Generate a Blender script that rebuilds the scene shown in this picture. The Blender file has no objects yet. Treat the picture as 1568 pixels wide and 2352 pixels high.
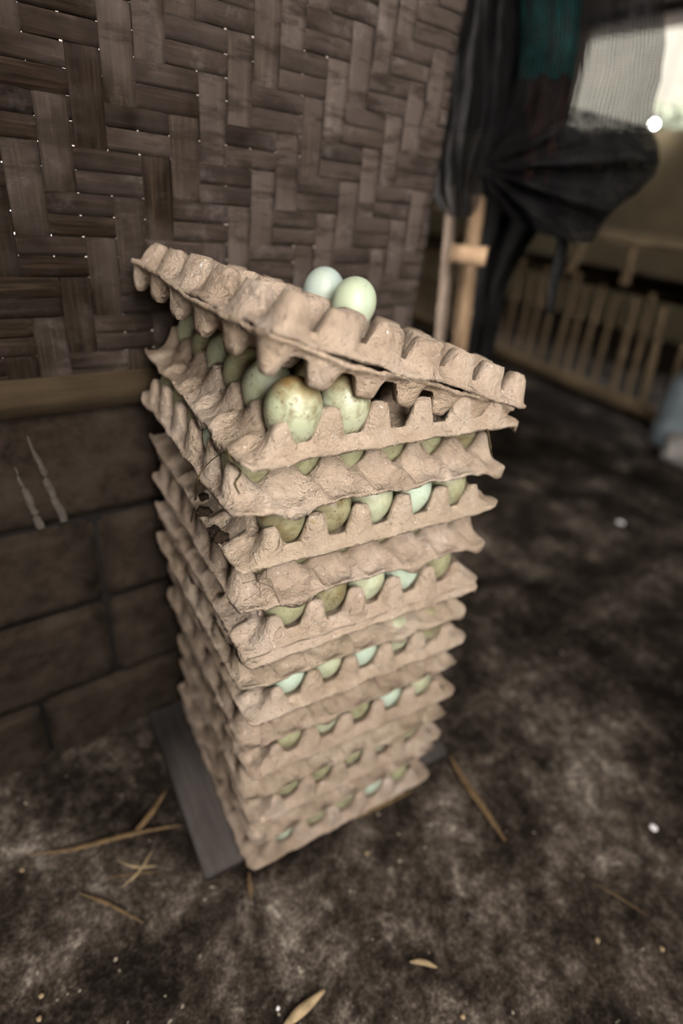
import bpy, bmesh, math, random
import numpy as np
from mathutils import Vector, Matrix, noise as mn

sc = bpy.context.scene
COL = sc.collection
PI = math.pi
R = random.Random(7)

# ------------------------------------------------------------------ camera
CAM = np.array([-0.1614, -0.3488, 0.8119])
YAW, PIT, ROL, FPX = 0.5945, 0.5324, -0.1207, 1257.3
_f = np.array([math.sin(YAW)*math.cos(PIT), math.cos(YAW)*math.cos(PIT), -math.sin(PIT)])
_r = np.array([math.cos(YAW), -math.sin(YAW), 0.0])
_d = np.cross(_f, _r)
RIGHT = math.cos(ROL)*_r + math.sin(ROL)*_d
DOWN = -math.sin(ROL)*_r + math.cos(ROL)*_d
cd = bpy.data.cameras.new('camera'); cam = bpy.data.objects.new('camera', cd); COL.objects.link(cam)
cd.sensor_fit = 'HORIZONTAL'; cd.sensor_width = 24.0; cd.lens = FPX/1568*24.0
cd.clip_start = 0.01; cd.clip_end = 100
cd.dof.use_dof = True; cd.dof.focus_distance = 0.49; cd.dof.aperture_fstop = 1.6
m = Matrix.Identity(4)
for i in range(3):
    m[i][0] = RIGHT[i]; m[i][1] = -DOWN[i]; m[i][2] = -_f[i]; m[i][3] = CAM[i]
cam.matrix_world = m
sc.camera = cam

# ------------------------------------------------------------------ daylight and exposure
w = bpy.data.worlds.new('overcast_sky'); sc.world = w; w.use_nodes = True
bg = w.node_tree.nodes['Background']
bg.inputs[0].default_value = (1.0, 0.96, 0.935, 1); bg.inputs[1].default_value = 29.0
vs = sc.view_settings
vs.view_transform = 'Standard'; vs.look = 'None'; vs.gamma = 1.0; vs.exposure = 0.0; vs.use_curve_mapping = False
sc.cycles.use_denoising = True
sc.cycles.max_bounces = 8
sc.cycles.transparent_max_bounces = 16

# where a sight line meets a height or a distance: used to place things in the room
def ray(u, v):
    return RIGHT*((u-784)/FPX) + DOWN*((v-1176)/FPX) + _f
def at(u, v, dep):
    return Vector(CAM + ray(u, v)*dep)
def on_z(u, v, z=0.0):
    d = ray(u, v); return Vector(CAM + d*((z-CAM[2])/d[2]))

# ------------------------------------------------------------------ helpers
def tag(o, label=None, cat=None, group=None, kind=None):
    if label: o['label'] = label
    if cat: o['category'] = cat
    if group: o['group'] = group
    if kind: o['kind'] = kind
    return o
def empty(name, loc=(0, 0, 0), rot=None):
    o = bpy.data.objects.new(name, None); COL.objects.link(o); o.location = loc
    o.empty_display_size = 0.02
    if rot is not None: o.rotation_euler = rot
    return o
def mesh(name, vs_, fs, mat=None, smooth=True):
    me = bpy.data.meshes.new(name); me.from_pydata([tuple(v) for v in vs_], [], fs); me.update()
    if smooth: me.polygons.foreach_set('use_smooth', [True]*len(me.polygons))
    if mat: me.materials.append(mat)
    return me
def obj(name, me, parent=None, loc=None, rot=None):
    o = bpy.data.objects.new(name, me); COL.objects.link(o)
    if parent: o.parent = parent
    if loc is not None: o.location = loc
    if rot is not None: o.rotation_euler = rot
    return o
def fix_normals(me):
    b = bmesh.new(); b.from_mesh(me); bmesh.ops.recalc_face_normals(b, faces=b.faces); b.to_mesh(me); b.free()
def box_mesh(name, lo, hi, mat, bevel=0.0, seg=2, rough=0.0, sub=0, seed=0):
    b = bmesh.new(); bmesh.ops.create_cube(b, size=1)
    for v in b.verts:
        v.co = Vector([lo[k] + (v.co[k]+.5)*(hi[k]-lo[k]) for k in range(3)])
    if sub: bmesh.ops.subdivide_edges(b, edges=b.edges[:], cuts=sub, use_grid_fill=True)
    if bevel:
        bmesh.ops.bevel(b, geom=[e for e in b.edges if e.is_boundary or (len(e.link_faces) == 2 and e.calc_face_angle(0) > .5)], offset=bevel, segments=seg, affect='EDGES')
    if rough:
        for v in b.verts: v.co += mn.noise_vector(v.co*18+Vector((seed, 0, 0)))*rough
    me = bpy.data.meshes.new(name); b.to_mesh(me); b.free()
    me.polygons.foreach_set('use_smooth', [bool(rough or bevel)]*len(me.polygons))
    me.materials.append(mat); return me
def tube_mesh(name, pts, radii, mat, seg=8, flat=1.0):
    pts = [Vector(p) for p in pts]; n = len(pts)
    if not hasattr(radii, '__len__'): radii = [radii]*n
    V, F = [], []
    up = Vector((0, 0, 1))
    for i, p in enumerate(pts):
        t = (pts[min(i+1, n-1)]-pts[max(i-1, 0)]).normalized()
        a = t.cross(up)
        if a.length < 1e-3: a = t.cross(Vector((1, 0, 0)))
        a.normalize(); b_ = a.cross(t)
        for k in range(seg):
            q = 2*PI*k/seg
            V.append(p + a*math.cos(q)*radii[i] + b_*math.sin(q)*radii[i]*flat)
    for i in range(n-1):
        for k in range(seg):
            F.append((i*seg+k, i*seg+(k+1) % seg, (i+1)*seg+(k+1) % seg, (i+1)*seg+k))
    F.append(tuple(range(seg))[::-1]); F.append(tuple(range((n-1)*seg, n*seg)))
    me = mesh(name, V, F, mat); fix_normals(me); return me
def spline(pts, n=24):
    pts = [Vector(p) for p in pts]; out = []
    P = [pts[0]*2-pts[1]] + pts + [pts[-1]*2-pts[-2]]
    segs = len(pts)-1
    for i in range(n+1):
        t = i/n*segs; k = min(int(t), segs-1); u = t-k
        a, b_, c, d = P[k], P[k+1], P[k+2], P[k+3]
        out.append(.5*((2*b_)+(c-a)*u+(2*a-5*b_+4*c-d)*u*u+(3*b_-a-3*c+d)*u**3))
    return out

# ------------------------------------------------------------------ materials
class NT:
    def __init__(s, name, rough=0.9, spec=0.2):
        s.m = bpy.data.materials.new(name); s.m.use_nodes = True
        s.t = s.m.node_tree; s.n = s.t.nodes; s.l = s.t.links
        s.b = s.n['Principled BSDF']; s.b.inputs['Roughness'].default_value = rough
        s.b.inputs['Specular IOR Level'].default_value = spec
        s._c = s.n.new('ShaderNodeTexCoord')
        s.co = s._c.outputs['Object']
    def geo(s):
        return s.n.new('ShaderNodeNewGeometry').outputs['Position']
    def inp(s, node, k, v):
        if hasattr(v, 'is_output'): s.l.new(v, node.inputs[k])
        else: node.inputs[k].default_value = v
    def noise(s, scale, detail=4, rough=.55, co=None, dist=0):
        n = s.n.new('ShaderNodeTexNoise'); s.l.new(co or s.co, n.inputs['Vector'])
        n.inputs['Scale'].default_value = scale; n.inputs['Detail'].default_value = detail
        n.inputs['Roughness'].default_value = rough; n.inputs['Distortion'].default_value = dist
        return n.outputs['Fac']
    def scaled(s, v, co=None):
        n = s.n.new('ShaderNodeVectorMath'); n.operation = 'MULTIPLY'; s.l.new(co or s.co, n.inputs[0]); n.inputs[1].default_value = v
        return n.outputs[0]
    def offset(s, amount, co=None):
        n = s.n.new('ShaderNodeVectorMath'); n.operation = 'ADD'; s.l.new(co or s.co, n.inputs[0]); s.l.new(amount, n.inputs[1])
        return n.outputs[0]
    def ramp(s, fac, stops):
        n = s.n.new('ShaderNodeValToRGB'); s.l.new(fac, n.inputs[0]); e = n.color_ramp.elements
        while len(e) < len(stops): e.new(.5)
        for k, (p, c) in enumerate(stops):
            e[k].position = p; e[k].color = (c, c, c, 1) if not hasattr(c, '__len__') else (*c, 1)
        return n.outputs[0]
    def mix(s, fac, a, b, mode='MIX'):
        n = s.n.new('ShaderNodeMix'); n.data_type = 'RGBA'; n.blend_type = mode
        s.inp(n, 0, fac)
        for k, v in ((6, a), (7, b)):
            if hasattr(v, 'is_output'): s.l.new(v, n.inputs[k])
            else: n.inputs[k].default_value = (*v, 1)
        return n.outputs[2]
    def math(s, op, a, b=0.0, clamp=False):
        n = s.n.new('ShaderNodeMath'); n.operation = op; n.use_clamp = clamp; s.inp(n, 0, a); s.inp(n, 1, b); return n.outputs[0]
    def info(s, k):
        if not hasattr(s, '_i'): s._i = s.n.new('ShaderNodeObjectInfo')
        return s._i.outputs[k]
    def color(s, v):
        if hasattr(v, 'is_output'): s.l.new(v, s.b.inputs['Base Color'])
        else: s.b.inputs['Base Color'].default_value = (*v, 1)
        return s
    def bump(s, h, strength=.4, dist=.002):
        n = s.n.new('ShaderNodeBump'); n.inputs['Strength'].default_value = strength; n.inputs['Distance'].default_value = dist
        s.l.new(h, n.inputs['Height']); s.l.new(n.outputs[0], s.b.inputs['Normal']); return s

def mat_pulp():
    t = NT('moulded_pulp', .95, .12)
    co = t.offset(t.math('MULTIPLY', t.info('Random'), 37.0))
    a = t.noise(14, 5, .6, co); fine = t.noise(420, 4, .65, co); mid = t.noise(110, 4, .6, co)
    c = t.ramp(a, [(.28, (.30, .225, .158)), (.5, (.42, .330, .247)), (.72, (.50, .415, .335))])
    c = t.mix(t.ramp(fine, [(.35, .22), (.6, 0)]), c, (.24, .18, .135))
    spk = t.ramp(t.noise(260, 2, .5, co), [(.70, 0), (.74, 1)])
    c = t.mix(t.math('MULTIPLY', spk, .6), c, (.09, .065, .05))
    fl = t.ramp(t.noise(190, 1, .5, t.offset(t.math('MULTIPLY', t.info('Random'), 91.0))), [(.755, 0), (.775, 1)])
    c = t.mix(t.math('MULTIPLY', fl, .7), c, (.75, .73, .70))
    c = t.mix(.9, c, t.info('Color'), 'MULTIPLY')
    t.color(c)
    h = t.math('ADD', t.math('MULTIPLY', fine, .5), mid)
    wr = t.noise(75, 5, .65, co, 1.2)
    t.bump(t.math('ADD', h, t.math('MULTIPLY', wr, 1.5)), 1.0, .0048); return t.m
def mat_egg():
    t = NT('egg_shell', .42, .45)
    co = t.offset(t.math('MULTIPLY', t.info('Random'), 53.0))
    base = t.info('Color')
    c = t.mix(t.ramp(t.noise(45, 3, .5, co), [(.35, 0), (.7, .35)]), base, (.42, .42, .23), 'MIX')
    # smears and specks of dirt; how much comes from the alpha of the object colour
    dirt = t.info('Alpha')
    sm = t.ramp(t.noise(60, 5, .7, co, .6), [(.44, 0), (.62, 1)])
    c = t.mix(t.math('MULTIPLY', sm, dirt), c, (.125, .09, .035))
    sz = t.n.new('ShaderNodeSeparateXYZ'); t.l.new(t.co, sz.inputs[0])
    capz = t.math('ADD', sz.outputs[2], t.math('MULTIPLY', t.math('SUBTRACT', t.noise(70, 4, .6, co), .5), .03))
    cap = t.math('MULTIPLY', t.ramp(t.math('MULTIPLY', capz, 30.0), [(.42, 0), (.85, 1)]), t.ramp(dirt, [(.45, 0), (.7, .85)]))
    c = t.mix(cap, c, (.20, .105, .02))
    sp = t.ramp(t.noise(330, 3, .6, co), [(.60, 0), (.66, 1)])
    cl = t.ramp(t.noise(38, 3, .6, co), [(.42, 0), (.58, 1)])
    c = t.mix(t.math('MULTIPLY', t.math('MULTIPLY', sp, cl), t.math('ADD', dirt, .25, True)), c, (.045, .032, .015))
    t.color(c)
    t.b.inputs['Roughness'].default_value = .42
    t.bump(t.noise(700, 2), .12, .0004); return t.m
def mat_strip(name, lo, mid, hi, axis, dust_light_max=.72):
    # bare brown strips under patchy grey dust; thinned to the left to paint shade into the colour
    t = NT(name, .8, .04)
    sc_ = (1, 1, .045) if axis == 'z' else (.045, 1, 1)
    co = t.offset(t.math('MULTIPLY', t.info('Random'), 19.0))
    g = t.noise(260, 5, .6, t.scaled(sc_, co)); big = t.noise(9, 4, .6, co)
    c = t.ramp(g, [(.3, lo), (.52, mid), (.72, hi)])
    c = t.mix(.95, c, t.info('Color'), 'MULTIPLY')
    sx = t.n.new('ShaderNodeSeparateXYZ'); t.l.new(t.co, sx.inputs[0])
    light_grad = t.math('ADD', t.math('MULTIPLY', sx.outputs[0], .8), t.math('MULTIPLY', big, .9))
    dust_light = t.ramp(light_grad, [(.55, .0), (.95, dust_light_max)])
    c = t.mix(dust_light, c, (.100, .077, .065))
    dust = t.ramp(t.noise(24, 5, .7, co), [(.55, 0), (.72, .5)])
    c = t.mix(t.math('MULTIPLY', dust, t.ramp(light_grad, [(.5, .12), (.95, 1)])), c, (.15, .128, .114))
    c = t.mix(t.ramp(t.noise(30, 4, .7, t.scaled((.5, 1, 2.2), co)), [(.36, .75), (.5, 0)]), c, (.018, .013, .010))
    t.color(c); t.bump(g, .5, .0015); return t.m
def mat_wood(name, lo, hi, axis='x', scale=120, bump=.4):
    t = NT(name, .9, .05)
    v = {'x': (.06, 1, 1), 'y': (1, .06, 1), 'z': (1, 1, .06)}[axis]
    g = t.noise(scale, 5, .62, t.scaled(v)); d = t.noise(14, 4, .6)
    c = t.ramp(g, [(.3, lo), (.7, hi)])
    c = t.mix(t.ramp(d, [(.4, 0), (.7, .45)]), c, tuple(x*.45 for x in lo))
    t.color(c); t.bump(g, bump, .002); return t.m
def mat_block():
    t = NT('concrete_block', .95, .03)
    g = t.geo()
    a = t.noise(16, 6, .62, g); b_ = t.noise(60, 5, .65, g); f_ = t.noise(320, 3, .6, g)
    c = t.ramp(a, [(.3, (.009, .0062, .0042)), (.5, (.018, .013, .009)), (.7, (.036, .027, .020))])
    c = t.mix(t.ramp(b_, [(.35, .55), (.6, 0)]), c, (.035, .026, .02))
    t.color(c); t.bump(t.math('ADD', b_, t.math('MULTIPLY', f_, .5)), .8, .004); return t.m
def mat_floor():
    t = NT('trodden_earth_floor', .9, .05)
    g = t.geo()
    big = t.noise(2.6, 5, .62, g); mid = t.noise(9, 6, .66, g, .3); sm = t.noise(48, 6, .72, g); fine = t.noise(210, 4, .7, g)
    v = t.math('ADD', t.math('MULTIPLY', mid, .46), t.math('ADD', t.math('MULTIPLY', sm, .36), t.math('MULTIPLY', fine, .30)))
    v = t.math('ADD', v, t.math('MULTIPLY', t.math('SUBTRACT', big, .5), .42))
    c = t.ramp(v, [(.49, (.010, .0072, .0053)), (.565, (.034, .026, .0195)), (.628, (.083, .066, .052)), (.685, (.18, .149, .12)), (.75, (.42, .358, .295))])
    fl = t.ramp(t.noise(100, 2, .4, g), [(.735, 0), (.76, 1)])
    c = t.mix(t.math('MULTIPLY', fl, .8), c, (.42, .36, .27))
    t.color(c)
    t.l.new(t.ramp(sm, [(.3, .62), (.7, .95)]), t.b.inputs['Roughness'])
    t.bump(t.math('ADD', sm, t.math('MULTIPLY', fine, .6)), .9, .006); return t.m
def mat_plain(name, col, rough=.9, var=.35, scale=20, spec=.2, bump=.3):
    t = NT(name, rough, spec)
    n = t.noise(scale, 5, .62)
    c = t.mix(t.ramp(n, [(.3, 0), (.7, 1)]), tuple(x*(1-var) for x in col), tuple(min(1, x*(1+var)) for x in col))
    t.color(c); t.bump(n, bump, .003); return t.m
def mat_net():
    t = NT('shade_net', .9, .06)
    uv = t._c.outputs['UV']
    sep = t.n.new('ShaderNodeSeparateXYZ'); t.l.new(uv, sep.inputs[0])
    def grid(o, pitch, duty):
        fr = t.math('FRACT', t.math('DIVIDE', o, pitch)); return t.math('LESS_THAN', fr, duty)
    a = t.math('MAXIMUM', grid(sep.outputs[0], .0066, .47), grid(sep.outputs[1], .0048, .46))
    n = t.noise(18, 4, .6)
    c = t.mix(t.ramp(n, [(.35, 0), (.7, 1)]), (.003, .0028, .0028), (.010, .0092, .009))
    t.color(c); t.l.new(a, t.b.inputs['Alpha'])
    t.bump(t.noise(260, 2), .5, .002); return t.m

M_PULP = mat_pulp(); M_EGG = mat_egg()
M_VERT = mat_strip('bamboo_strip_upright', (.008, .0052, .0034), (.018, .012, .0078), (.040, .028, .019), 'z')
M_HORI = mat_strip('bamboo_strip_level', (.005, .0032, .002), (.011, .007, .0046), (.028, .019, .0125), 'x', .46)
M_BEAM = mat_wood('rail_wood', (.028, .019, .0105), (.054, .038, .022), 'x', 90)
M_PLANK = mat_wood('grey_board', (.050, .042, .037), (.088, .076, .067), 'y', 110, .3)
M_BLOCK = mat_block(); M_FLOOR = mat_floor()
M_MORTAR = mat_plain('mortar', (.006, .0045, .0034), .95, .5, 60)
M_STRAW = mat_plain('dry_straw', (.125, .08, .038), .7, .45, 90)
M_STRAWP = mat_plain('pale_straw', (.33, .24, .135), .7, .35, 90)
M_GREEN = mat_plain('half_dry_grass', (.075, .055, .022), .7, .4, 90)
M_DUNG = mat_plain('dung', (.028, .019, .012), .95, .6, 300, .1, 1.0)
M_BAMBOO = mat_wood('bamboo_pole', (.125, .080, .046), (.22, .148, .09), 'z', 70, .2)
M_BAMBOOD = mat_wood('dark_bamboo_pole', (.05, .036, .026), (.10, .076, .058), 'z', 70, .2)
M_BAMBOOF = mat_wood('fence_bamboo', (.16, .115, .066), (.30, .22, .13), 'z', 60, .2)
M_NET = mat_net()
M_RAIL = mat_wood('pale_bamboo_rail', (.30, .23, .14), (.46, .36, .22), 'y', 40, .2)
M_BLACK = mat_plain('black_plastic', (.006, .0058, .0056), .9, .4, 30, .04)
M_RED = mat_plain('dark_red_cloth', (.075, .028, .02), .9, .4, 25, .05)
M_TEAL = mat_plain('teal_tarp', (.012, .14, .13), .8, .5, 25, .05)
M_OLIVE = mat_plain('plastered_wall', (.36, .29, .18), .95, .2, 3)
M_DARKW = mat_plain('sooty_boards', (.045, .034, .026), .95, .4, 6)
M_SACK = mat_plain('grey_sacking', (.24, .22, .20), .9, .3, 18)
M_BLUEW = mat_plain('cloudy_plastic', (.17, .20, .21), .5, .2, 12, .3)
M_LEAF = mat_plain('leaf', (.045, .055, .028), .6, .4, 20)
M_SPIDER = mat_plain('spider_body', (.10, .07, .05), .7, .3, 200)
M_SKY_SCREEN = mat_plain('added_sky_screen', (.046, .044, .036), .9, .15, 3)
M_STAIN = mat_plain('lime_drip', (.055, .046, .037), .95, .4, 120)
M_FEATHER = mat_plain('white_down', (.75, .73, .70), .9, .1, 60)

# ------------------------------------------------------------------ the shed around it
def slab(name, lo, hi, mat, parent=None):
    o = obj(name, box_mesh(name, lo, hi, mat), parent); return tag(o, kind='structure') if not parent else o

# floor, denser near the stack
def make_floor():
    xs = np.unique(np.concatenate([np.linspace(-2.4, -.5, 12), np.linspace(-.5, 1.2, 150), np.linspace(1.2, 8, 50)]))
    ys = np.unique(np.concatenate([np.linspace(-3.2, -.6, 14), np.linspace(-.6, .5, 110), np.linspace(.5, 6, 60)]))
    V = []
    for y in ys:
        for x in xs:
            p = Vector((x, y, 0))
            h = mn.noise(p*5)*.004 + mn.noise(p*17)*.0022 + mn.noise(p*50)*.0011
            V.append((x, y, min(h-.002, .0035)))
    nx = len(xs)
    F = [(j*nx+i, j*nx+i+1, (j+1)*nx+i+1, (j+1)*nx+i) for j in range(len(ys)-1) for i in range(nx-1)]
    o = obj('floor', mesh('floor', V, F, M_FLOOR)); tag(o, kind='structure')
make_floor()

WA = Vector((-0.277, 0.301, 0)); WD = Vector((.9942, .1076, 0)); WN = Vector((.1076, -.9942, 0))
WROT = math.atan2(WD.y, WD.x)
# frame of the back wall: local x along it, local -y towards the room
def wall_frame(name):
    e = empty(name, WA, (0, 0, WROT)); return tag(e, kind='structure')

# ---- lower wall of concrete blocks
wl = wall_frame('wall_back_lower')
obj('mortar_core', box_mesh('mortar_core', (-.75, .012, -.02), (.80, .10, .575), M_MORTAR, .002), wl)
courses = [(-.02, .112, (-.55, -.16, .075, .40, .72)), (.118, .262, (-.42, -.13, .185, .50, .78)),
           (.270, .402, (-.60, -.24, .185, .53, .79)), (.411, .556, (-.52, -.16, .34, .66, .80))]
k = 0
for z0, z1, js in courses:
    js = (-.75,) + js
    for a, b_ in zip(js[:-1], js[1:]):
        k += 1
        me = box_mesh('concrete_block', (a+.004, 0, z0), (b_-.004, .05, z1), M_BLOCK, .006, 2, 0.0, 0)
        bm = bmesh.new(); bm.from_mesh(me)
        bmesh.ops.subdivide_edges(bm, edges=[e for e in bm.edges if e.calc_length() > .05], cuts=9, use_grid_fill=True)
        for v in bm.verts: v.co += mn.noise_vector(v.co*30+Vector((k*3.1, 0, 0)))*.0022
        bm.to_mesh(me); bm.free()
        o = obj('concrete_block', me, wl); o.location.y = R.uniform(-.002, .003)
# lime drips: shallow crusts running down one block
for (s0, z0, s1, z1, wd) in ((.128, .535, .150, .415, .0045), (.106, .50, .124, .412, .0045)):
    V, F = [], []
    N = 22
    for i in range(N+1):
        t = i/N; x = s0+(s1-s0)*t*.9+mn.noise(Vector((t*6, s0*50, 0)))*.003; z = z0+(z1-z0)*t
        ww = wd*(.6+.4*t)*(1+.5*mn.noise(Vector((t*11, s0*70, 3)))) * min(1, 2.2*t+.25)*(1 if mn.noise(Vector((t*9, s0*90, 8))) > -.33 else .15)
        for q, dy in ((-1, 0), (-.5, -.0016), (.5, -.0016), (1, 0)): V.append((x+q*ww, -.0012+dy, z))
    for i in range(N):
        for q in range(3): F.append((i*4+q, i*4+q+1, i*4+q+5, i*4+q+4))
    obj('lime_drip', mesh('lime_drip', V, F, M_STAIN), wl)

# ---- wooden rail along the top of the blocks
me = box_mesh('wooden_rail', (-.75, -.018, .5625), (.70, .03, .600), M_BEAM, .003, 2, 0, 0)
rail = obj('wooden_rail', me, None, WA, (0, 0, WROT))
tag(rail, 'long brown squared wooden rail lying on top of the block wall', 'rail')

# ---- woven bamboo wall, every strip of it
wb = wall_frame('wall_back')
PV, PU = .0318, .039          # pitch of the uprights, height of one pair of level strips
NV, NU = 46, 20
S0, Z0 = -.74, .585
T_, AMP = .0009, .0016
def over(i, j):              # is upright i in front of level pair j
    return (j-i) % 4 < 2
def strip(name, centre, width, along0, along1, fun, vertical, mat, seed):
    n = max(8, int((along1-along0)/.010)); V, F = [], []
    for i in range(n+1):
        s_ = along0+(along1-along0)*i/n
        off = fun(s_); wob = mn.noise(Vector((s_*5, seed*3.7, 0)))*.0012
        wd = width*.5*(1+.05*mn.noise(Vector((s_*9, seed*1.3, 5))))
        for q, cr, back in ((-1, 0, 0), (-.5, .0005, 0), (.5, .0005, 0), (1, 0, 0), (1, -T_, 1), (-1, -T_, 1)):
            c = centre+q*wd+wob; o_ = -(off+cr)
            V.append((c, o_, s_) if vertical else (s_, o_, c))
    for i in range(n):
        for q in range(6): F.append((i*6+q, i*6+(q+1) % 6, (i+1)*6+(q+1) % 6, (i+1)*6+q))
    F.append((0, 1, 2, 3, 4, 5)); F.append(tuple(n*6+q for q in (5, 4, 3, 2, 1, 0)))
    me = mesh(name, V, F, mat, False); fix_normals(me)
    me.polygons.foreach_set('use_smooth', [True]*len(me.polygons))
    return obj(name, me, wb)
def sm(t):
    t = min(1, max(0, t)); return t*t*(3-2*t)
def lvl(k, f, x):            # smooth step between neighbouring crossings
    a = 1 if f(k) else -1; fr = x-k
    if fr < .22: b_ = 1 if f(k-1) else -1; return b_+(a-b_)*sm(.5+fr/.44)
    if fr > .78: b_ = 1 if f(k+1) else -1; return a+(b_-a)*sm((fr-.78)/.44)
    return a
for i in range(NV):
    def fun(z, i=i):
        x = (z-Z0)/PU; return AMP*lvl(math.floor(x), lambda j: over(i, j), x)
    c = S0+(i+.5)*PV
    if c > .70: continue
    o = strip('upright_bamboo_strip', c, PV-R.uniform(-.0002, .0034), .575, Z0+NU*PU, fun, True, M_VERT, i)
    q = R.uniform(.62, 1.15); o.color = (q*R.uniform(.96, 1.05), q, q*R.uniform(.93, 1.04), 1)
for j in range(NU):
    for h in range(2):
        def fun(s_, j=j):
            x = (s_-S0)/PV; return -AMP*lvl(math.floor(x), lambda i: over(i, j), x)
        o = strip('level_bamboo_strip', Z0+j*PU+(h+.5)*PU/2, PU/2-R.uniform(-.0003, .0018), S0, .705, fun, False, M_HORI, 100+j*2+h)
        q = R.uniform(.55, 1.35); o.color = (q, q*R.uniform(.94, 1.02), q*R.uniform(.88, 1.03), 1)

# ---- the rest of the shed: roof and walls out of view, shaped to steer daylight
cl = tag(empty('unseen_roof'), kind='structure')      # unseen roof, its open bay added to let sky light in from above
slab('unseen_roof_panel', (-1.2, -.98, 2.25), (5.2, 5.8, 2.33), M_DARKW, cl)
slab('unseen_roof_panel', (.15, -1.5, 2.25), (5.2, -.98, 2.33), M_DARKW, cl)
slab('unseen_wall_left', (-.54, -1.3, -.02), (-.50, .24, 2.25), M_DARKW)  # unseen wall, set close to cut fill light at the left
wf = tag(empty('unseen_wall_front'), kind='structure')  # unseen front wall, its opening added to aim the sky light
slab('unseen_front_panel', (-.54, -1.34, -.02), (-.44, -1.30, 2.25), M_DARKW, wf)
slab('unseen_front_parapet', (-.44, -1.34, -.02), (.14, -1.30, .80), M_DARKW, wf)
slab('unseen_front_panel', (.14, -1.34, -.02), (4.6, -1.30, 2.25), M_DARKW, wf)
# far wall with an opening to the yard
wr = tag(empty('wall_right'), kind='structure')
slab('plaster_panel', (4.6, -1.34, -.02), (4.72, 5.8, 1.46), M_OLIVE, wr)
slab('lintel', (4.6, -1.34, 2.18), (4.72, 5.8, 2.25), M_DARKW, wr)
slab('pier', (4.6, 3.92, 1.46), (4.72, 5.8, 2.18), M_DARKW, wr)
slab('wall_light_block', (.40, .62, -.02), (.47, 5.7, 2.25), M_DARKW)  # added unseen wall, blocks light from the fence and back floor
slab('wall_back_pen', (.47, 5.7, -.02), (4.7, 5.8, 2.25), M_DARKW)

# ------------------------------------------------------------------ the board under the stack
bd = box_mesh('base_board', (-.055, .022, .0035), (.362, .312, .0205), M_PLANK, .002, 2)
tag(obj('base_board', bd), 'flat grey wooden board lying under the egg tray stack', 'board')

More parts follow.
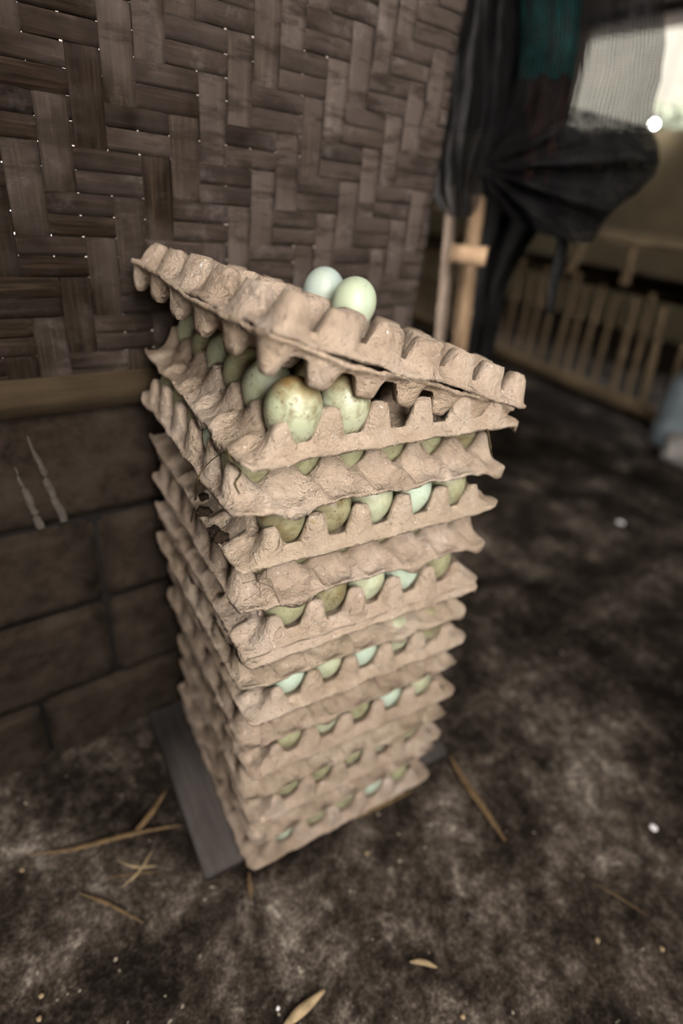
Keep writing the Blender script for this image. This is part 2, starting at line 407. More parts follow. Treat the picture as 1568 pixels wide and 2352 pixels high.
# ------------------------------------------------------------------ egg trays
def tray_mesh(seed, nx=5, ny=6, px=48., py=48., mx=30., my=7., flare=True, n=13, warp=1.0, post=13., sad=-12., p0=.28, p1=.80):
    RIM, POST, CUP = -20., post, -24.
    K = 7
    def axis(cells, p):
        L = cells*p/2
        inner = [(x, 0.) for x in np.linspace(-L, L, cells*n+1)]
        return [(-L, -(k/K)) for k in range(K, 0, -1)] + inner + [(L, k/K) for k in range(1, K+1)], L
    AX, LX = axis(nx, px); AY, LY = axis(ny, py)
    rn = random.Random(seed); so = Vector((seed*7.3, seed*1.9, seed*3.1))
    cr = {(a, b_): rn.uniform(-2.5, 2.5)*warp for a in (-1, 1) for b_ in (-1, 1)}
    def h(x, y):
        dx = ((x+LX) % px)-px/2; dy = ((y+LY) % py)-py/2
        r = math.hypot(dx*48/px, dy*48/py)
        cx_ = .5-.5*math.cos(2*PI*(dx/px+.5)+PI); cy_ = .5-.5*math.cos(2*PI*(dy/py+.5)+PI)
        z = CUP+(sad-CUP)*min(1, r/24)**1.8 + (POST-sad)*sm((cx_*cy_-p0)/(p1-p0))
        if flare:                              # towards the wide margin the posts turn into low rounded arches
            q_ = sm(1-(LX-abs(x))/20); z += (-11.0+19.0*cy_**.7-z)*q_
        return z
    def margin(hb, t, pm, wide, m_):
        if wide:
            f = sm((.20-pm)/.15)
            zp = hb-(hb-RIM)*(1-(1-t)**3.0); zf = hb-(hb-(RIM+1.5))*t**3.6
            return zp*(1-f)+zf*f, m_*t
        tt = t
        dp = m_*1.15*tt**.5; ds = m_*(.25*tt+.75*tt**3)
        return hb+(RIM-hb)*tt**.9, dp*pm+ds*(1-pm)
    V = []; meta = []
    for (y, ty) in AY:
        for (x, tx) in AX:
            pmx = .5+.5*math.cos(2*PI*(x+LX)/px); pmy = .5+.5*math.cos(2*PI*(y+LY)/py)
            z = h(x, y); X, Y = x, y
            if tx:
                z, d = margin(z, abs(tx), pmy, flare, mx); X += math.copysign(d, tx)
            if ty:
                pm = pmx*(1-abs(tx)) if flare else pmx
                z, d = margin(z, abs(ty), pm, False, my); Y += math.copysign(d, ty)
            V.append([X, Y, z]); meta.append((pmx, pmy))
    NX, NY = len(AX), len(AY)
    F = [(j*NX+i, j*NX+i+1, (j+1)*NX+i+1, (j+1)*NX+i) for j in range(NY-1) for i in range(NX-1)]
    per = [i for i in range(NX)] + [j*NX+NX-1 for j in range(1, NY)] + [(NY-1)*NX+i for i in range(NX-2, -1, -1)] + [j*NX for j in range(NY-2, 0, -1)]
    prev = per
    for row, (o_, dz) in enumerate(((2.4, -1.2), (2.0, -4.6))):
        cur = []
        for idx in per:
            i, j = idx % NX, idx//NX; x, y, z = V[idx]
            nxv = -1 if i == 0 else (1 if i == NX-1 else 0); nyv = -1 if j == 0 else (1 if j == NY-1 else 0)
            rag = mn.noise(Vector((x*.09, y*.09, row+seed)))*1.5 + mn.noise(Vector((x*.45, y*.45, row+seed)))*1.5
            extra = 0
            if nxv and flare:
                bay = math.floor((y+LY)/py+.5)
                lip = random.Random(seed*100+bay*7+nxv).random()
                extra = (8.5 if lip > .78 else 1.0)*meta[idx][1]**1.3 if row == 1 else 0
                if lip <= .78: extra -= 5.0*meta[idx][1]
            q = 0.707 if nxv and nyv else 1
            cur.append(len(V)); V.append([x+nxv*(o_+rag)*q, y+nyv*(o_+rag)*q, z+dz-extra+rag*.5*row])
        L_ = len(per)
        for a in range(L_):
            F.append((prev[a], cur[a], cur[(a+1) % L_], prev[(a+1) % L_]))
        prev = cur
    HX = LX+mx+2; HY = LY+my+2; rr = 13.
    out = []
    for x, y, z in V:
        cx, cy = abs(x)-(HX-rr), abs(y)-(HY-rr)
        if cx > 0 and cy > 0:
            k_ = max(cx, cy)/math.hypot(cx, cy); k_ = .45+.55*k_
            x = math.copysign(HX-rr+cx*k_, x); y = math.copysign(HY-rr+cy*k_, y)
        p = Vector((x, y, 0))
        a, b_ = x/HX, y/HY
        for (sa, sb), v in cr.items(): z += v*max(0, (1+sa*a)/2)*max(0, (1+sb*b_)/2)*abs(a*b_)*1.6
        e = max(abs(a), abs(b_))**3
        z += mn.noise(p*.012+so)*2.2*warp + e*mn.noise(p*.03+so)*1.8*warp
        nv = mn.noise_vector(Vector((x, y, z))*.045+so)*1.3*warp + mn.noise_vector(Vector((x, y, z))*.16+so)*.45
        out.append(((x+nv.x)*.001, (y+nv.y)*.001, (z+nv.z*.8)*.001))
    return mesh('egg_tray', out, F, M_PULP)
def add_tray(me, loc, rotm, label, tint):
    o = obj('egg_tray', me); o.matrix_world = Matrix.Translation(loc) @ rotm.to_4x4()
    s_ = o.modifiers.new('thickness', 'SOLIDIFY'); s_.thickness = .0016; s_.offset = -1
    o.color = (*tint, 1)
    return tag(o, label, 'egg tray', 'pulp egg trays in the stack')
def rotvec(w):
    v = Vector(w); return Matrix.Rotation(v.length, 3, v.normalized()) if v.length > 1e-9 else Matrix.Identity(3)

# rim centre and small turn of each tray, from the floor up
POSE = [(.1484, .1489, .0304, -.0015, -.0045, -.0059), (.1500, .1536, .0799, -.0016, -.0017, .0317),
        (.1495, .1505, .1290, -.0020, .0010, -.0055), (.1466, .1505, .1812, -.0001, .0015, -.0183),
        (.1464, .1474, .2281, -.0004, .0030, -.0166), (.1397, .1521, .2769, .0023, .0033, .0051),
        (.1397, .1494, .3270, -.0002, -.0006, .0013), (.1325, .1525, .3745, .0076, .0075, .0167),
        (.1319, .1511, .4268, .0063, .0048, .0111), (.1325, .1552, .4746, -.0059, .0055, .0109),
        (.1295, .1529, .5251, -.0103, -.0073, -.0119), (.1265, .1518, .5766, .0016, .0099, .0030),
        (.1336, .1566, .6254, .0056, -.0066, -.0006)]
ORD = ['bottom', 'second', 'third', 'fourth', 'fifth', 'sixth', 'seventh', 'eighth', 'ninth', 'tenth', 'eleventh', 'twelfth', 'thirteenth']
TRAYS = []
for i, (x, y, z, a, b_, c) in enumerate(POSE):
    rm = rotvec((a, b_, c))
    loc = Vector((x, y, z)) + rm @ Vector((0, 0, .020))
    mat3 = rm @ (Matrix.Rotation(PI/2, 3, 'Z') if i % 2 else Matrix.Identity(3))
    me = tray_mesh(i+1, warp=.55 if i == 0 else 1.0)
    q = R.uniform(.93, 1.05)
    kind = 'with flared front rim' if i % 2 else 'with bumpy front rim'
    lab = ('%s egg tray up from the floor, grey-brown pulp %s' % (ORD[i], kind)) if i else 'bottom egg tray of the stack, lying directly on the grey board'
    if i == 12: lab = 'uppermost level egg tray, half filled with big dirty eggs under the tilted trays'
    add_tray(me, loc, mat3, lab, (q, q*R.uniform(.97, 1.0), q*R.uniform(.95, 1.0)))
    TRAYS.append((loc, rm))
# a spare tray nested under the ninth one
l8, r8 = TRAYS[8]
add_tray(tray_mesh(31), l8+Vector((.0015, -.0035, -.0085)), r8, 'empty spare egg tray nested tightly under the ninth tray, showing as second rim', (1.03, 1.02, 1.0))
# two empty trays tilted on top: the lower one upside down
rm2 = rotvec((.0127, .2623, .0762)); rm1 = rotvec((-.0065, .2683, .0629))
T2 = Vector((.1276, .1523, .6790)) - rm2 @ Vector((0, 0, .020))
T1 = Vector((.1381, .1548, .6835)) + rm1 @ Vector((0, 0, .020))
kw = dict(nx=6, ny=5, px=47.5, py=57., mx=7., my=7., flare=False, n=12, warp=1.5)
kw2 = dict(kw, post=3.5, sad=-14.5, p0=.14, p1=.82); kw1 = dict(kw, my=10., mx=10., post=7., sad=-13., p0=.05, p1=.42)
add_tray(tray_mesh(41, **kw2), T2, rm2 @ Matrix.Rotation(PI, 3, 'X'), 'empty egg tray turned upside down, tilted, its cones hanging over the eggs', (.97, .93, .88))
add_tray(tray_mesh(42, **kw1), T1, rm1, 'topmost empty egg tray, tilted, with two clean eggs standing on it', (1.0, .98, .97))

# ------------------------------------------------------------------ eggs
def egg_mesh(L=.060, W=.046):
    V, F = [], []; N, S = 18, 26
    for i in range(N+1):
        th = PI*i/N; z = math.cos(th)
        r = math.sin(th)*(1-.13*(-z)-.03*z*z)
        z2 = -z
        for k in range(S):
            q = 2*PI*k/S; V.append((W/2*r*math.cos(q)*1.0, W/2*r*math.sin(q), L/2*z))
    for i in range(N):
        for k in range(S): F.append((i*S+k, i*S+(k+1) % S, (i+1)*S+(k+1) % S, (i+1)*S+k))
    me = mesh('duck_egg', V, F, M_EGG)
    b = bmesh.new(); b.from_mesh(me); bmesh.ops.remove_doubles(b, verts=b.verts, dist=1e-6); bmesh.ops.recalc_face_normals(b, faces=b.faces); b.to_mesh(me); b.free()
    me.polygons.foreach_set('use_smooth', [True]*len(me.polygons))
    return me
EGGS = [egg_mesh(.0590, .046), egg_mesh(.0575, .0455), egg_mesh(.0595, .0463)]
TINT = {'pale mint': ((.39, .475, .375), .12), 'soft green': ((.37, .39, .265), .35), 'olive green': ((.265, .26, .155), .55), 'brown smeared': ((.20, .175, .10), .95)}
def add_egg(loc, tint, label, group, tilt=.12, size=1.0, dirt=None):
    o = obj('duck_egg', R.choice(EGGS)); o.location = loc
    o.rotation_euler = (R.uniform(-tilt, tilt), R.uniform(-tilt, tilt), R.uniform(0, 6.28))
    o.scale = (size, size, size)
    c, d = TINT[tint]; q = R.uniform(.92, 1.08)
    o.color = (c[0]*q, c[1]*q, c[2]*q, d if dirt is None else dirt)
    return tag(o, label, 'egg', group)
NTH = ['first', 'second', 'third', 'fourth', 'fifth', 'sixth']
# tint of front-row eggs as seen in the photograph, near corner to right corner
FRONT = {0: 'moomo', 1: 'oooooo', 2: 'oboso', 3: 'oooooo', 4: 'osoms', 5: 'oooooo', 6: 'msmso', 7: 'oooooo', 8: 'obosms'[1:], 9: 'booooo', 10: 'bbsmo', 11: 'ooooob', 12: 'so...'}
FRONT[2] = 'oooso'; FRONT[8] = 'obsmo'
KEY = {'m': 'pale mint', 's': 'soft green', 'o': 'olive green', 'b': 'brown smeared'}
for i in range(13):
    loc, rm = TRAYS[i]
    nx, ny = (6, 5) if i % 2 else (5, 6)
    tn = ORD[i]
    for ix in range(nx):
        for iy in range(ny):
            if i == 12:
                if not (ix <= 1 or (ix == 2 and iy >= 2)): continue
            elif not (ix in (0, nx-1) or iy == 0): continue
            p = Vector(((ix-(nx-1)/2)*.048, (iy-(ny-1)/2)*.048, .0042+R.uniform(-.0006, .0006)))
            if i == 11 and ix == 0: p.z -= .0035
            if iy == 0 and i % 2 == 0 and i < 12: p.y -= .001
            q = loc + rm @ p
            if iy == 0:
                t_ = KEY.get(FRONT[i][ix], 'olive green')
                lab = '%s egg, front row of %s tray from floor, %s from near corner' % (t_, tn, NTH[ix]); g = 'eggs in the front row of the %s tray' % tn
            elif ix == 0:
                t_ = R.choice(['pale mint', 'soft green', 'olive green', 'olive green', 'brown smeared'] if i < 12 else ['soft green', 'olive green'])
                lab = '%s egg, left row of %s tray from floor, %s from near corner' % (t_, tn, NTH[iy]); g = 'eggs in the left row of the %s tray' % tn
            elif i == 12:
                t_ = R.choice(['soft green', 'olive green'])
                lab = '%s egg inside thirteenth tray from floor, column %s, row %s' % (t_, ('two', 'three')[ix-1], ('one', 'two', 'three', 'four', 'five', 'six')[iy]); g = 'eggs inside the thirteenth tray'
            else:
                t_ = R.choice(['soft green', 'olive green'])
                lab = '%s egg, right-hand side of %s tray from floor, %s back' % (t_, tn, NTH[iy]); g = 'eggs on the right side of the %s tray' % tn
            sz = 1.0 if i == 12 else .97; dirt = None
            if i == 12 and iy == 0:
                if ix == 0: lab = 'largest green egg with dark specks, standing at the front under the tilted tray'; dirt = .72; sz = 1.06; q = q+Vector((-.002, -.006, .002))
                if ix == 1: lab = 'dirty green egg with brown stained top, beside the largest egg'; t_ = 'soft green'; dirt = .8; q = q+Vector((0, -.004, .001))
            add_egg(q, t_, lab, g, .10, sz, dirt)
# two clean eggs standing in the topmost tray
for (cx, cy, t_, lab, tl) in ((3, 3, 'pale mint', 'pale bluish clean egg on topmost tray, the farther of two', (.05, .1)),
                              (3, 2, 'soft green', 'pale green clean egg on topmost tray, the nearer of two', (.1, .28))):
    p = Vector(((cx-2.5)*.0475, (cy-2)*.057, .0135))
    o = add_egg(T1 + rm1 @ p + Vector((-.007, 0, -.003)), t_, lab, 'eggs on the topmost tray', .02, 1.0, .04)
    o.color = (.35, .42, .385, .03) if t_ == 'pale mint' else (.37, .435, .315, .05)
    o.rotation_euler = (tl[0], tl[1], .4)

# ------------------------------------------------------------------ bits on the trays
bpy.context.view_layer.update()
DG = bpy.context.evaluated_depsgraph_get()
def touch(u, v, lift=.001):          # the point of a tray or egg on this sight line, lifted off its surface
    d = Vector(ray(u, v)); L_ = d.length
    ok, p, n_, *_ = sc.ray_cast(DG, Vector(CAM), d/L_)
    return p + n_*lift - d/L_*lift*.3 if (p-Vector(CAM)).length < .9 else at(u, v, .44)
def blade(name, pts, rad, mat, label, cat, group=None, flat=.35, n=26):
    P = spline(pts, n); rr = [rad*(.35+.65*math.sin(PI*min(1, .12+.88*(1-abs(2*i/n-1)*.9))/2*1.0)) for i in range(n+1)]
    o = obj(name, tube_mesh(name, P, rr, mat, 6, flat)); return tag(o, label, cat, group, 'thing')
d0 = .405
blade('dry_grass', [touch(540, 1036, .002), touch(515, 1045, .004), touch(480, 1068, .004), touch(460, 1105, .003), touch(452, 1150, .003), touch(442, 1200, .002)], .0013, M_GREEN,
      'dark dry grass blade arching left over the near corner of upper trays', 'grass blade')
blade('dry_grass', [touch(522, 1032, .002), touch(540, 1055, .003), touch(548, 1085, .003), touch(538, 1110, .002), touch(548, 1135, .002)], .0010, M_GREEN,
      'short curled dry grass wisp hanging down at the near corner', 'grass blade')
blade('dry_grass', [touch(1085, 940, .002), touch(1105, 952, .003), touch(1115, 985, .003), touch(1125, 1020, .003), touch(1130, 1050, .002)], .0010, M_GREEN,
      'thin green stem dangling from the right end of the level trays', 'grass stem')
def lump(name, c, r, seed, mat, label, cat, group=None, n=3, squash=.7):
    b = bmesh.new(); bmesh.ops.create_icosphere(b, subdivisions=n, radius=r)
    for v in b.verts:
        p = v.co/r
        v.co *= 1+.45*mn.noise(p*1.6+Vector((seed, 0, 0)))+.22*mn.noise(p*5+Vector((seed, 4, 0)))
        v.co.z *= squash
    me = bpy.data.meshes.new(name); b.to_mesh(me); b.free(); me.materials.append(mat)
    me.polygons.foreach_set('use_smooth', [True]*len(me.polygons))
    o = obj(name, me); o.location = c; return tag(o, label, cat, group)
# droppings on the flared side of the eleventh tray
for (u, v, dep, r_, sd, lab) in ((467, 1142, .455, .0052, 1, 'small dark dropping highest up on the eleventh tray side'),
                                 (468, 1180, .450, .0068, 2, 'oval dark dropping second from top on eleventh tray side'),
                                 (487, 1225, .440, .0066, 3, 'dark crumbly dropping third from top on eleventh tray side'),
                                 (508, 1240, .430, .0068, 4, 'lowest dark dropping, nearest the corner of the eleventh tray')):
    lump('dropping', touch(u, v, r_*.35), r_, sd, M_DUNG, lab, 'dropping', 'droppings on the eleventh tray', 3, .75)
tag(obj('husk', tube_mesh('husk', [touch(712, 1193), touch(720, 1199), touch(730, 1203)], [.0006, .0019, .0004], M_STRAWP, 6, .5)), 'pale seed husk stuck on the eleventh tray front rim', 'husk')

# long-legged spider at the near corner
sp = tag(empty('spider', touch(588, 1334, .004)), 'thin long-legged brown spider resting on the near corner below eleventh tray', 'spider')
c0 = Vector(sp.location)
b = bmesh.new(); bmesh.ops.create_uvsphere(b, u_segments=10, v_segments=8, radius=.0016)
for v in b.verts: v.co.z *= 2.1
me = bpy.data.meshes.new('body'); b.to_mesh(me); b.free(); me.materials.append(M_SPIDER); obj('body', me, sp)
for (pts) in ([(585, 1322), (583, 1300), (582, 1268)], [(592, 1326), (610, 1315), (606, 1285)], [(596, 1337), (615, 1345), (627, 1348)], [(596, 1342), (620, 1362), (645, 1390)],
              [(587, 1344), (590, 1370), (592, 1415)], [(585, 1342), (584, 1368), (560, 1381)], [(580, 1330), (570, 1334), (556, 1340)], [(592, 1322), (600, 1312), (612, 1302)]):
    P = [Vector((0, 0, 0))] + [touch(u, v, (.006, .009, .0006)[k_])-c0 for k_, (u, v) in enumerate(pts)]
    obj('leg', tube_mesh('leg', spline(P, 9), .00028, M_SPIDER, 5), sp)

# ------------------------------------------------------------------ straw, sticks and crumbs on the floor
def floor_stick(name, pix, rad, mat, label, cat='straw', flat=.45, lift=.003):
    P = [on_z(u, v, .003)+Vector((0, 0, rad*flat+(lift if 0 < k_ < len(pix)-1 else .001))) for k_, (u, v) in enumerate(pix)]
    o = obj(name, tube_mesh(name, spline(P, 18), [rad*(.14+.86*math.sin(PI*(i+.6)/19.2)) for i in range(19)], mat, 7, flat)); return tag(o, label, cat, 'straw on the floor')
floor_stick('stick', [(55, 1966), (150, 1958), (205, 1945), (280, 1925), (350, 1910), (415, 1898)], .0036, M_STRAW, 'long thin brown stick on the floor left of the board', 'stick')
floor_stick('dry_leaf_strip', [(300, 1925), (340, 1880), (382, 1818)], .0048, M_STRAW, 'brown leaf strip crossing the long stick left of the board', 'leaf strip', .25)
floor_stick('dry_straw', [(1030, 1735), (1060, 1790), (1105, 1855), (1160, 1935)], .0062, M_STRAW, 'wide brown straw lying to the right of the stack', 'straw', .3)
floor_stick('dry_leaf_strip', [(650, 2360), (690, 2325), (745, 2276)], .0062, M_STRAWP, 'pale pointed leaf strip at the bottom edge of the floor', 'leaf strip', .25)
floor_stick('dry_straw', [(940, 2211), (970, 2213), (1003, 2224)], .0034, M_STRAWP, 'short yellow straw chip on the floor in front of the stack', 'straw', .35)
floor_stick('dry_straw', [(180, 2052), (250, 2080), (330, 2122)], .0022, M_STRAW, 'thin dull straw on dark floor at lower left', 'straw')
floor_stick('dry_straw', [(280, 2040), (320, 2005), (350, 1955)], .0016, M_STRAWP, 'fine upright-lying straw in the tangle left of the board', 'straw')
floor_stick('dry_straw', [(270, 1978), (315, 1995), (360, 1990)], .0016, M_STRAWP, 'fine bent straw in the tangle left of the board', 'straw')
floor_stick('dry_straw', [(245, 2018), (310, 2010), (370, 2004)], .0015, M_STRAW, 'fine level straw in the tangle left of the board', 'straw')
floor_stick('dry_straw', [(1360, 2030), (1420, 2065), (1490, 2108)], .0016, M_STRAW, 'thin dark straw on the right side of the floor', 'straw')
floor_stick('dry_straw', [(571, 2005), (574, 2040), (578, 2068)], .0034, M_STRAW, 'brown straw poking out below the near corner of the stack', 'straw', .3)
floor_stick('dry_straw', [(820, 1880), (880, 1850), (950, 1815)], .0042, M_STRAW, 'brown strip of straw under the front edge of the stack', 'straw', .3)
for k_, (u, v, lab) in enumerate(((95, 2287, 'yellow grain at the lower left floor'), (50, 1998, 'pale yellow grain below the long stick'), (90, 2340, 'yellow grain near bottom left picture corner'),
                                  (1372, 2160, 'tiny orange crumb on right side of floor'), (1520, 2180, 'tiny yellow crumb near the right edge'), (1062, 2335, 'yellow crumb near the bottom edge'), (842, 1960, 'yellow crumb on floor in front of stack'))):
    lump('grain', on_z(u, v, .004), .0028, 20+k_, M_STRAWP, lab, 'grain', 'grains on the floor', 2, .6)
for k_, (u, v, r_, lab) in enumerate(((638, 2316, .0022, 'tiny white fleck near the bottom edge of the floor'), (1500, 1900, .006, 'white fluff on the floor at the far right'), (1425, 1200, .011, 'white feather scrap on the floor right of stack'),
                                  (1215, 1330, .012, 'beige clod on the floor beyond the right side of the stack'), (1265, 1755, .008, 'beige flat clod on the floor right of the straw'), (1040, 2070, .004, 'pale pebble on the floor in front of the stack'), (1080, 2110, .005, 'larger pale pebble on the floor in front'))):
    lump('floor_scrap', on_z(u, v, .003), r_, 40+k_, M_FEATHER if k_ < 3 else M_STAIN, lab, 'scrap', 'pale scraps on the floor', 2, .35)

# ------------------------------------------------------------------ posts at the end of the woven wall
def bamboo_pole(name, p0, p1, r, mat, nodes=3, parent=None, seg=14):
    p0, p1 = Vector(p0), Vector(p1); L = (p1-p0).length; P, rad = [], []
    step = L/nodes
    for k_ in range(nodes):
        for f, q in ((0, 1.10), (.025, 1.14), (.05, 1.0), (.5, .96), (.94, 1.0)):
            P.append(p0+(p1-p0)*((k_+f)/nodes)); rad.append(r*q)
    P.append(p1); rad.append(r*1.05)
    return obj(name, tube_mesh(name, P, rad, mat, seg), parent)
pe = tag(empty('bamboo_post', (.66, .43, 0)), 'tan bamboo post with a short cross piece beside the woven wall', 'post')
pb = Vector(pe.location)
bamboo_pole('pole', Vector((0, 0, 0)), at(1097, 452, 1.03)-pb, .0165, M_BAMBOO, 4, pe)
bamboo_pole('cross_piece', at(1038, 582, 1.00)-pb, at(1118, 590, .985)-pb, .017, M_BAMBOO, 1, pe)
P = bamboo_pole('thin_bamboo_post', (.61, .42, 0), at(1042, 430, 1.0), .012, M_BAMBOOD, 4)
tag(P, 'thin dark bamboo post between woven wall and tan post', 'post')

# ------------------------------------------------------------------ hanging nets
def drape(name, rows, dep, mat, label, cat, folds, depth_fun=None, nu=70, nv=80, fine=.006, group=None, urange=(0, 1)):
    # rows: (v, u_left, u_right) sight lines of the outline; the cloth itself is folded in depth
    V, F, UV = [], [], []
    vs_ = np.array([r[0] for r in rows], float); ul = np.array([r[1] for r in rows], float); ur = np.array([r[2] for r in rows], float)
    for j in range(nv+1):
        v = vs_[0]+(vs_[-1]-vs_[0])*j/nv
        a = np.interp(v, vs_, ul); b_ = np.interp(v, vs_, ur)
        for i in range(nu+1):
            t = urange[0]+(urange[1]-urange[0])*i/nu; u = a+(b_-a)*t
            dd = dep + folds(t, j/nv, u, v)
            wob = mn.noise(Vector((t*7, j/nv*5, len(label))))*8 + mn.noise(Vector((t*17, j/nv*13, len(label)+3)))*5
            V.append(at(u+wob*(1 if 0 < i < nu else .6), v+wob*.5, dd)); UV.append((t*.30, j/nv*.64))
    W = nu+1
    F = [(j*W+i, j*W+i+1, (j+1)*W+i+1, (j+1)*W+i) for j in range(nv) for i in range(nu)]
    me = mesh(name, V, F, mat)
    ul_ = me.uv_layers.new(name='UVMap')
    for p in me.polygons:
        for li in p.loop_indices: ul_.data[li].uv = UV[me.loops[li].vertex_index]
    return me
LEFT = [(-260, 1045, 1200), (0, 1036, 1172), (100, 1018, 1172), (200, 1000, 1165), (300, 988, 1142), (370, 985, 1122), (400, 992, 1112), (440, 990, 1104), (475, 1006, 1096), (498, 1032, 1078)]
RIGHTN = [(-260, 1150, 1530), (0, 1160, 1525), (100, 1160, 1528), (180, 1145, 1520), (240, 1128, 1502), (290, 1115, 1492), (330, 1105, 1510), (370, 1100, 1514), (405, 1100, 1502), (440, 1112, 1468), (470, 1135, 1425), (500, 1170, 1392), (535, 1240, 1372), (558, 1318, 1352)]
def bulge(t): return -.05*math.sqrt(max(0, 1-(2*t-1)**2))
def f_left(t, s_, u, v):
    return bulge(t)+.010*math.sin(t*17+s_*5)+.007*math.sin(t*31-s_*7)+.006*mn.noise(Vector((t*4, s_*6, 1)))
def f_leftb(t, s_, u, v): return .02-bulge(t)*.4+.008*math.sin(t*13+s_*4)
def f_right(t, s_, u, v):
    ang = math.atan2(v-392, u-1105); r_ = math.hypot(u-1105, v-392)
    k_ = min(1, r_/120)
    low = sm((v-230)/120)
    fold = .020*math.sin(ang*17)+.011*math.sin(ang*31+1.3)+.012*mn.noise(Vector((ang*6, r_*.012, 0)))
    up = .009*math.sin(t*26+s_*3)+.006*math.sin(t*47-s_*4)
    return bulge(t)*(.5+.9*low) + fold*low*k_ + up*(1-low) + .008*mn.noise(Vector((t*5, s_*7, 2)))
def f_rightb(t, s_, u, v): return .035-bulge(t)*.5+.01*math.sin(t*19+s_*6)
ne = tag(empty('shade_net', at(1060, 250, .93)), 'black shade net bundle hanging in folds beside the woven wall', 'net')
ne.location = (0, 0, 0)
obj('front_layer', drape('front_layer', LEFT, .92, M_NET, 'a', 'net', f_left), ne)
obj('back_layer', drape('back_layer', LEFT, .93, M_NET, 'b', 'net', f_leftb, nu=40, nv=50), ne)
obj('inner_layer', drape('inner_layer', LEFT, .935, M_NET, 'c', 'net', lambda t, s_, u, v: .01*math.sin(t*21+s_*9), nu=50, nv=60), ne)
nr = tag(empty('shade_net'), 'wide black shade net gathered at its left, bagging low, pale light behind', 'net')
obj('front_layer', drape('front_layer', RIGHTN, 1.02, M_NET, 'd', 'net', f_right, nu=120, nv=110), nr)
obj('back_layer', drape('back_layer', [(v, a, a+(b_-a)*(.44 if v < 200 else (.46 if v < 290 else 1.0))) for v, a, b_ in RIGHTN], 1.05, M_NET, 'e', 'net', f_rightb, nu=70, nv=80), nr)
LOWB = [(292, 1115, 1488), (330, 1108, 1506), (370, 1104, 1510), (405, 1104, 1496), (440, 1116, 1462), (470, 1140, 1420), (500, 1174, 1388), (535, 1244, 1368)]
obj('lower_fold', drape('lower_fold', LOWB, 1.06, M_NET, 'f', 'net', lambda t, s_, u, v: f_right(t, .5+s_*.4, u, v)*.6+.02, nu=80, nv=50), nr)
# tail of net hanging from the bag
tail = spline([at(1265, 440, 1.0), at(1285, 500, 1.0), at(1290, 560, 1.01), at(1275, 640, 1.02), at(1262, 720, 1.03)], 24)
obj('hanging_tail', tube_mesh('hanging_tail', tail, [.017*(1-i/27)+.003 for i in range(25)], M_BLACK, 9, .5), nr)
# teal tarp strip and black sheet behind the nets
te = drape('teal_tarp', [(-260, 1190, 1345), (0, 1195, 1335), (100, 1195, 1328), (180, 1190, 1318)], 1.045, M_TEAL, 'g', 'tarp', lambda t, s_, u, v: .012*math.sin(t*15+s_*2), nu=40, nv=30)
tag(obj('teal_tarp', te), 'teal plastic tarp strip seen through the black net at the top', 'tarp')
rc = drape('red_cloth', [(170, 1215, 1312), (250, 1210, 1300), (340, 1205, 1292), (430, 1200, 1280)], 1.05, M_RED, 'k', 'cloth', lambda t, s_, u, v: .012*math.sin(t*13+s_*3), nu=30, nv=30)
tag(obj('red_cloth', rc), 'dark reddish cloth strip below the teal tarp, seen through the net', 'cloth')
bs = drape('black_sheet', [(-260, 1105, 1325), (200, 1105, 1312), (400, 1110, 1300), (470, 1110, 1270), (560, 1100, 1215), (650, 1085, 1165), (760, 1072, 1140), (830, 1062, 1128)], 1.17, M_BLACK, 'h', 'sheet', lambda t, s_, u, v: .012*math.sin(t*12+s_*3)+.2*s_*0, nu=40, nv=60)
tag(obj('black_sheet', bs), 'black plastic sheet hanging behind the bamboo post and nets', 'sheet')

# ------------------------------------------------------------------ the pen fence across the yard
FA = Vector((2.545, 2.283, 0)); FD = Vector((-.0602, -.9982, 0))
def fp(s_, z, off=0): return FA + FD*s_ + Vector((off, 0, z))
fe = tag(empty('pen_fence', FA), 'low bamboo pen fence of leaning slats and poles across the yard', 'fence')
fb = Vector(fe.location)
def pole(name, a, b_, r, nodes=4): return bamboo_pole(name, a-fb, b_-fb, r, M_BAMBOOF, nodes, fe, 8)
bamboo_pole('top_rail', fp(-2.2, .745)-fb, fp(2.2, .745)-fb, .030, M_RAIL, 9, fe, 8)
pole('bottom_rail', fp(-2.2, .035), fp(2.2, .035), .034, 9)
obj('middle_beam', box_mesh('middle_beam', tuple(fp(-2.2, .53)-fb+Vector((-.02, 0, 0)))[:1]+(-2.2, .50), (.06, 2.2, .60), M_BEAM, .006), fe)
for k_ in range(44):
    s_ = -2.1+k_*.098+R.uniform(-.02, .02); lean = R.uniform(-.05, .02)
    pole('slat', fp(s_, .02, -.02), fp(s_+lean-.03, .52+R.uniform(-.02, .05), -.02), R.uniform(.010, .017), 2)
for k_ in range(12):
    s_ = -2.0+k_*.36+R.uniform(-.05, .05)
    pole('short_post', fp(s_, .55), fp(s_+R.uniform(-.06, .06), .74), .022, 1)

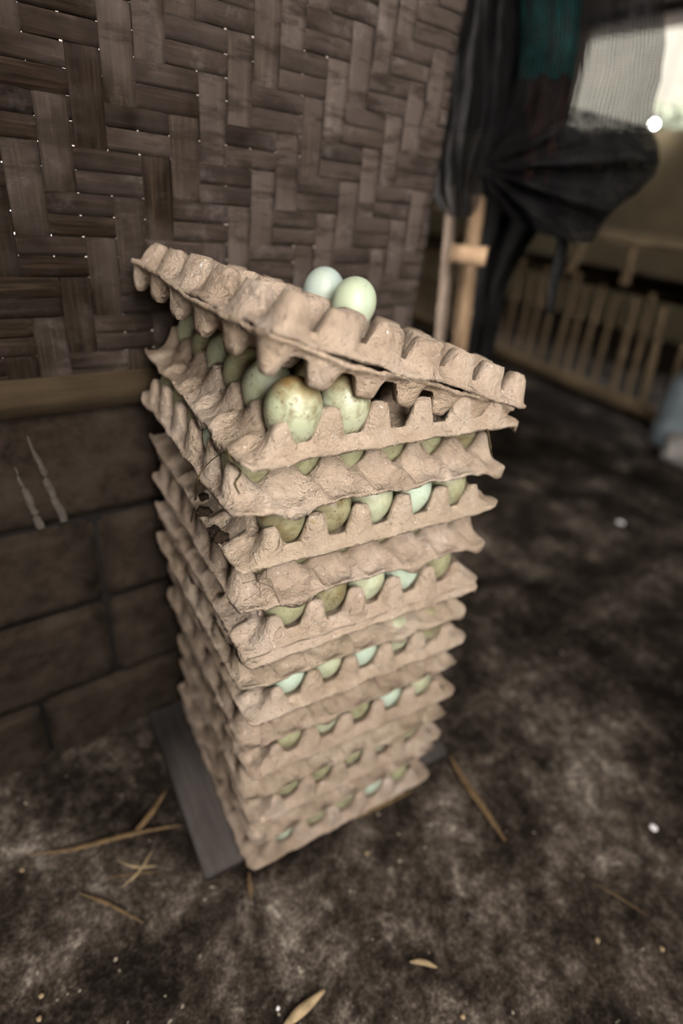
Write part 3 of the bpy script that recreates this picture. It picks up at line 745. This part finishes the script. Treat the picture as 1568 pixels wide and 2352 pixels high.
# things at the right edge, in front of the fence
def roll(name, p0, p1, r, mat, label, cat):
    P = [Vector(p0).lerp(Vector(p1), i/14) for i in range(15)]
    me = tube_mesh(name, P, [r*(1-.25*abs(i/7-1)**4) for i in range(15)], mat, 18)
    for v in me.vertices: v.co += mn.noise_vector(v.co*14)*r*.22
    return tag(obj(name, me), label, cat)
q = on_z(1540, 1062, 0)
roll('rolled_sack', q+Vector((-.06, .02, .075)), q+Vector((.18, -.36, .075)), .075, M_SACK, 'grey rolled sack lying on the floor at the right edge', 'sack')
def lathe(name, prof, mat, parent=None, loc=None, seg=20):
    V, F = [], []
    for r_, z in prof:
        for k_ in range(seg):
            a = 2*PI*k_/seg; V.append((r_*math.cos(a), r_*math.sin(a), z))
    for i in range(len(prof)-1):
        for k_ in range(seg): F.append((i*seg+k_, i*seg+(k_+1) % seg, (i+1)*seg+(k_+1) % seg, (i+1)*seg+k_))
    F.append(tuple(range(seg))[::-1]); F.append(tuple((len(prof)-1)*seg+k_ for k_ in range(seg)))
    return obj(name, mesh(name, V, F, mat), parent, loc)
q = on_z(1556, 1012, 0)
jg = tag(empty('plastic_jug', (q.x-.09, q.y-.02, 0)), 'cloudy bluish plastic jug standing before the pen fence at right edge', 'jug')
lathe('jug_body', [(.085, 0), (.095, .01), (.098, .10), (.09, .12), (.098, .14), (.095, .26), (.06, .32), (.032, .34), (.032, .37)], M_BLUEW, jg)
lathe('jug_cap', [(.037, .365), (.037, .395), (.03, .40)], M_SACK, jg)

# yard beyond the far wall: an added wall screening off the bright sky and a shrub
slab('added_sky_screen_wall', (7.4, -3, -.02), (7.5, 10, 3.6), M_SKY_SCREEN)
def shrub(c, n, rad, label):
    V, F = [], []; rn = random.Random(5)
    for k_ in range(n):
        p = Vector((rn.gauss(0, rad), rn.gauss(0, rad), rn.gauss(0, rad*.8))); a = Vector((rn.uniform(-1, 1), rn.uniform(-1, 1), rn.uniform(-1, 1))).normalized(); b_ = a.orthogonal().normalized()
        s_ = len(V); V += [p-a*.09, p+b_*.035+Vector((0, 0, .01)), p+a*.09, p-b_*.035]; F.append((s_, s_+1, s_+2, s_+3))
    e = tag(empty('shrub', c), label, 'shrub')
    obj('foliage', mesh('foliage', V, F, M_LEAF, False), e)
    obj('stem', tube_mesh('stem', [Vector((0, 0, -c[2])), Vector((.05, 0, -.6)), Vector((0, 0, .1))], [.04, .03, .015], M_BAMBOOD, 8), e)
cs = at(1552, 268, 5.3)
shrub((cs.x, cs.y, cs.z-.1), 160, .15, 'blurred green shrub in the yard seen past the net')
lb = at(1502, 284, 4.2)  # small glowing ball, source not known; holder and cord are added
lm = tag(empty('round_light', lb), 'small bright round light glowing at the right edge of the net', 'bulb')  # glowing ball of unknown source, not known to be a bulb
t = NT('lit_round_light'); t.b.inputs['Emission Color'].default_value = (1, .98, .93, 1); t.b.inputs['Emission Strength'].default_value = 40
b = bmesh.new(); bmesh.ops.create_uvsphere(b, u_segments=14, v_segments=10, radius=.022)
for v in b.verts:
    if v.co.z > 0: v.co.x *= 1-v.co.z*18; v.co.y *= 1-v.co.z*18
me = bpy.data.meshes.new('light_ball'); b.to_mesh(me); b.free(); me.materials.append(t.m); obj('light_ball', me, lm)
lathe('added_holder', [(.012, .012), (.014, .02), (.014, .05), (.003, .055), (.003, 2.25-lb.z)], M_BLACK, lm, None, 10)
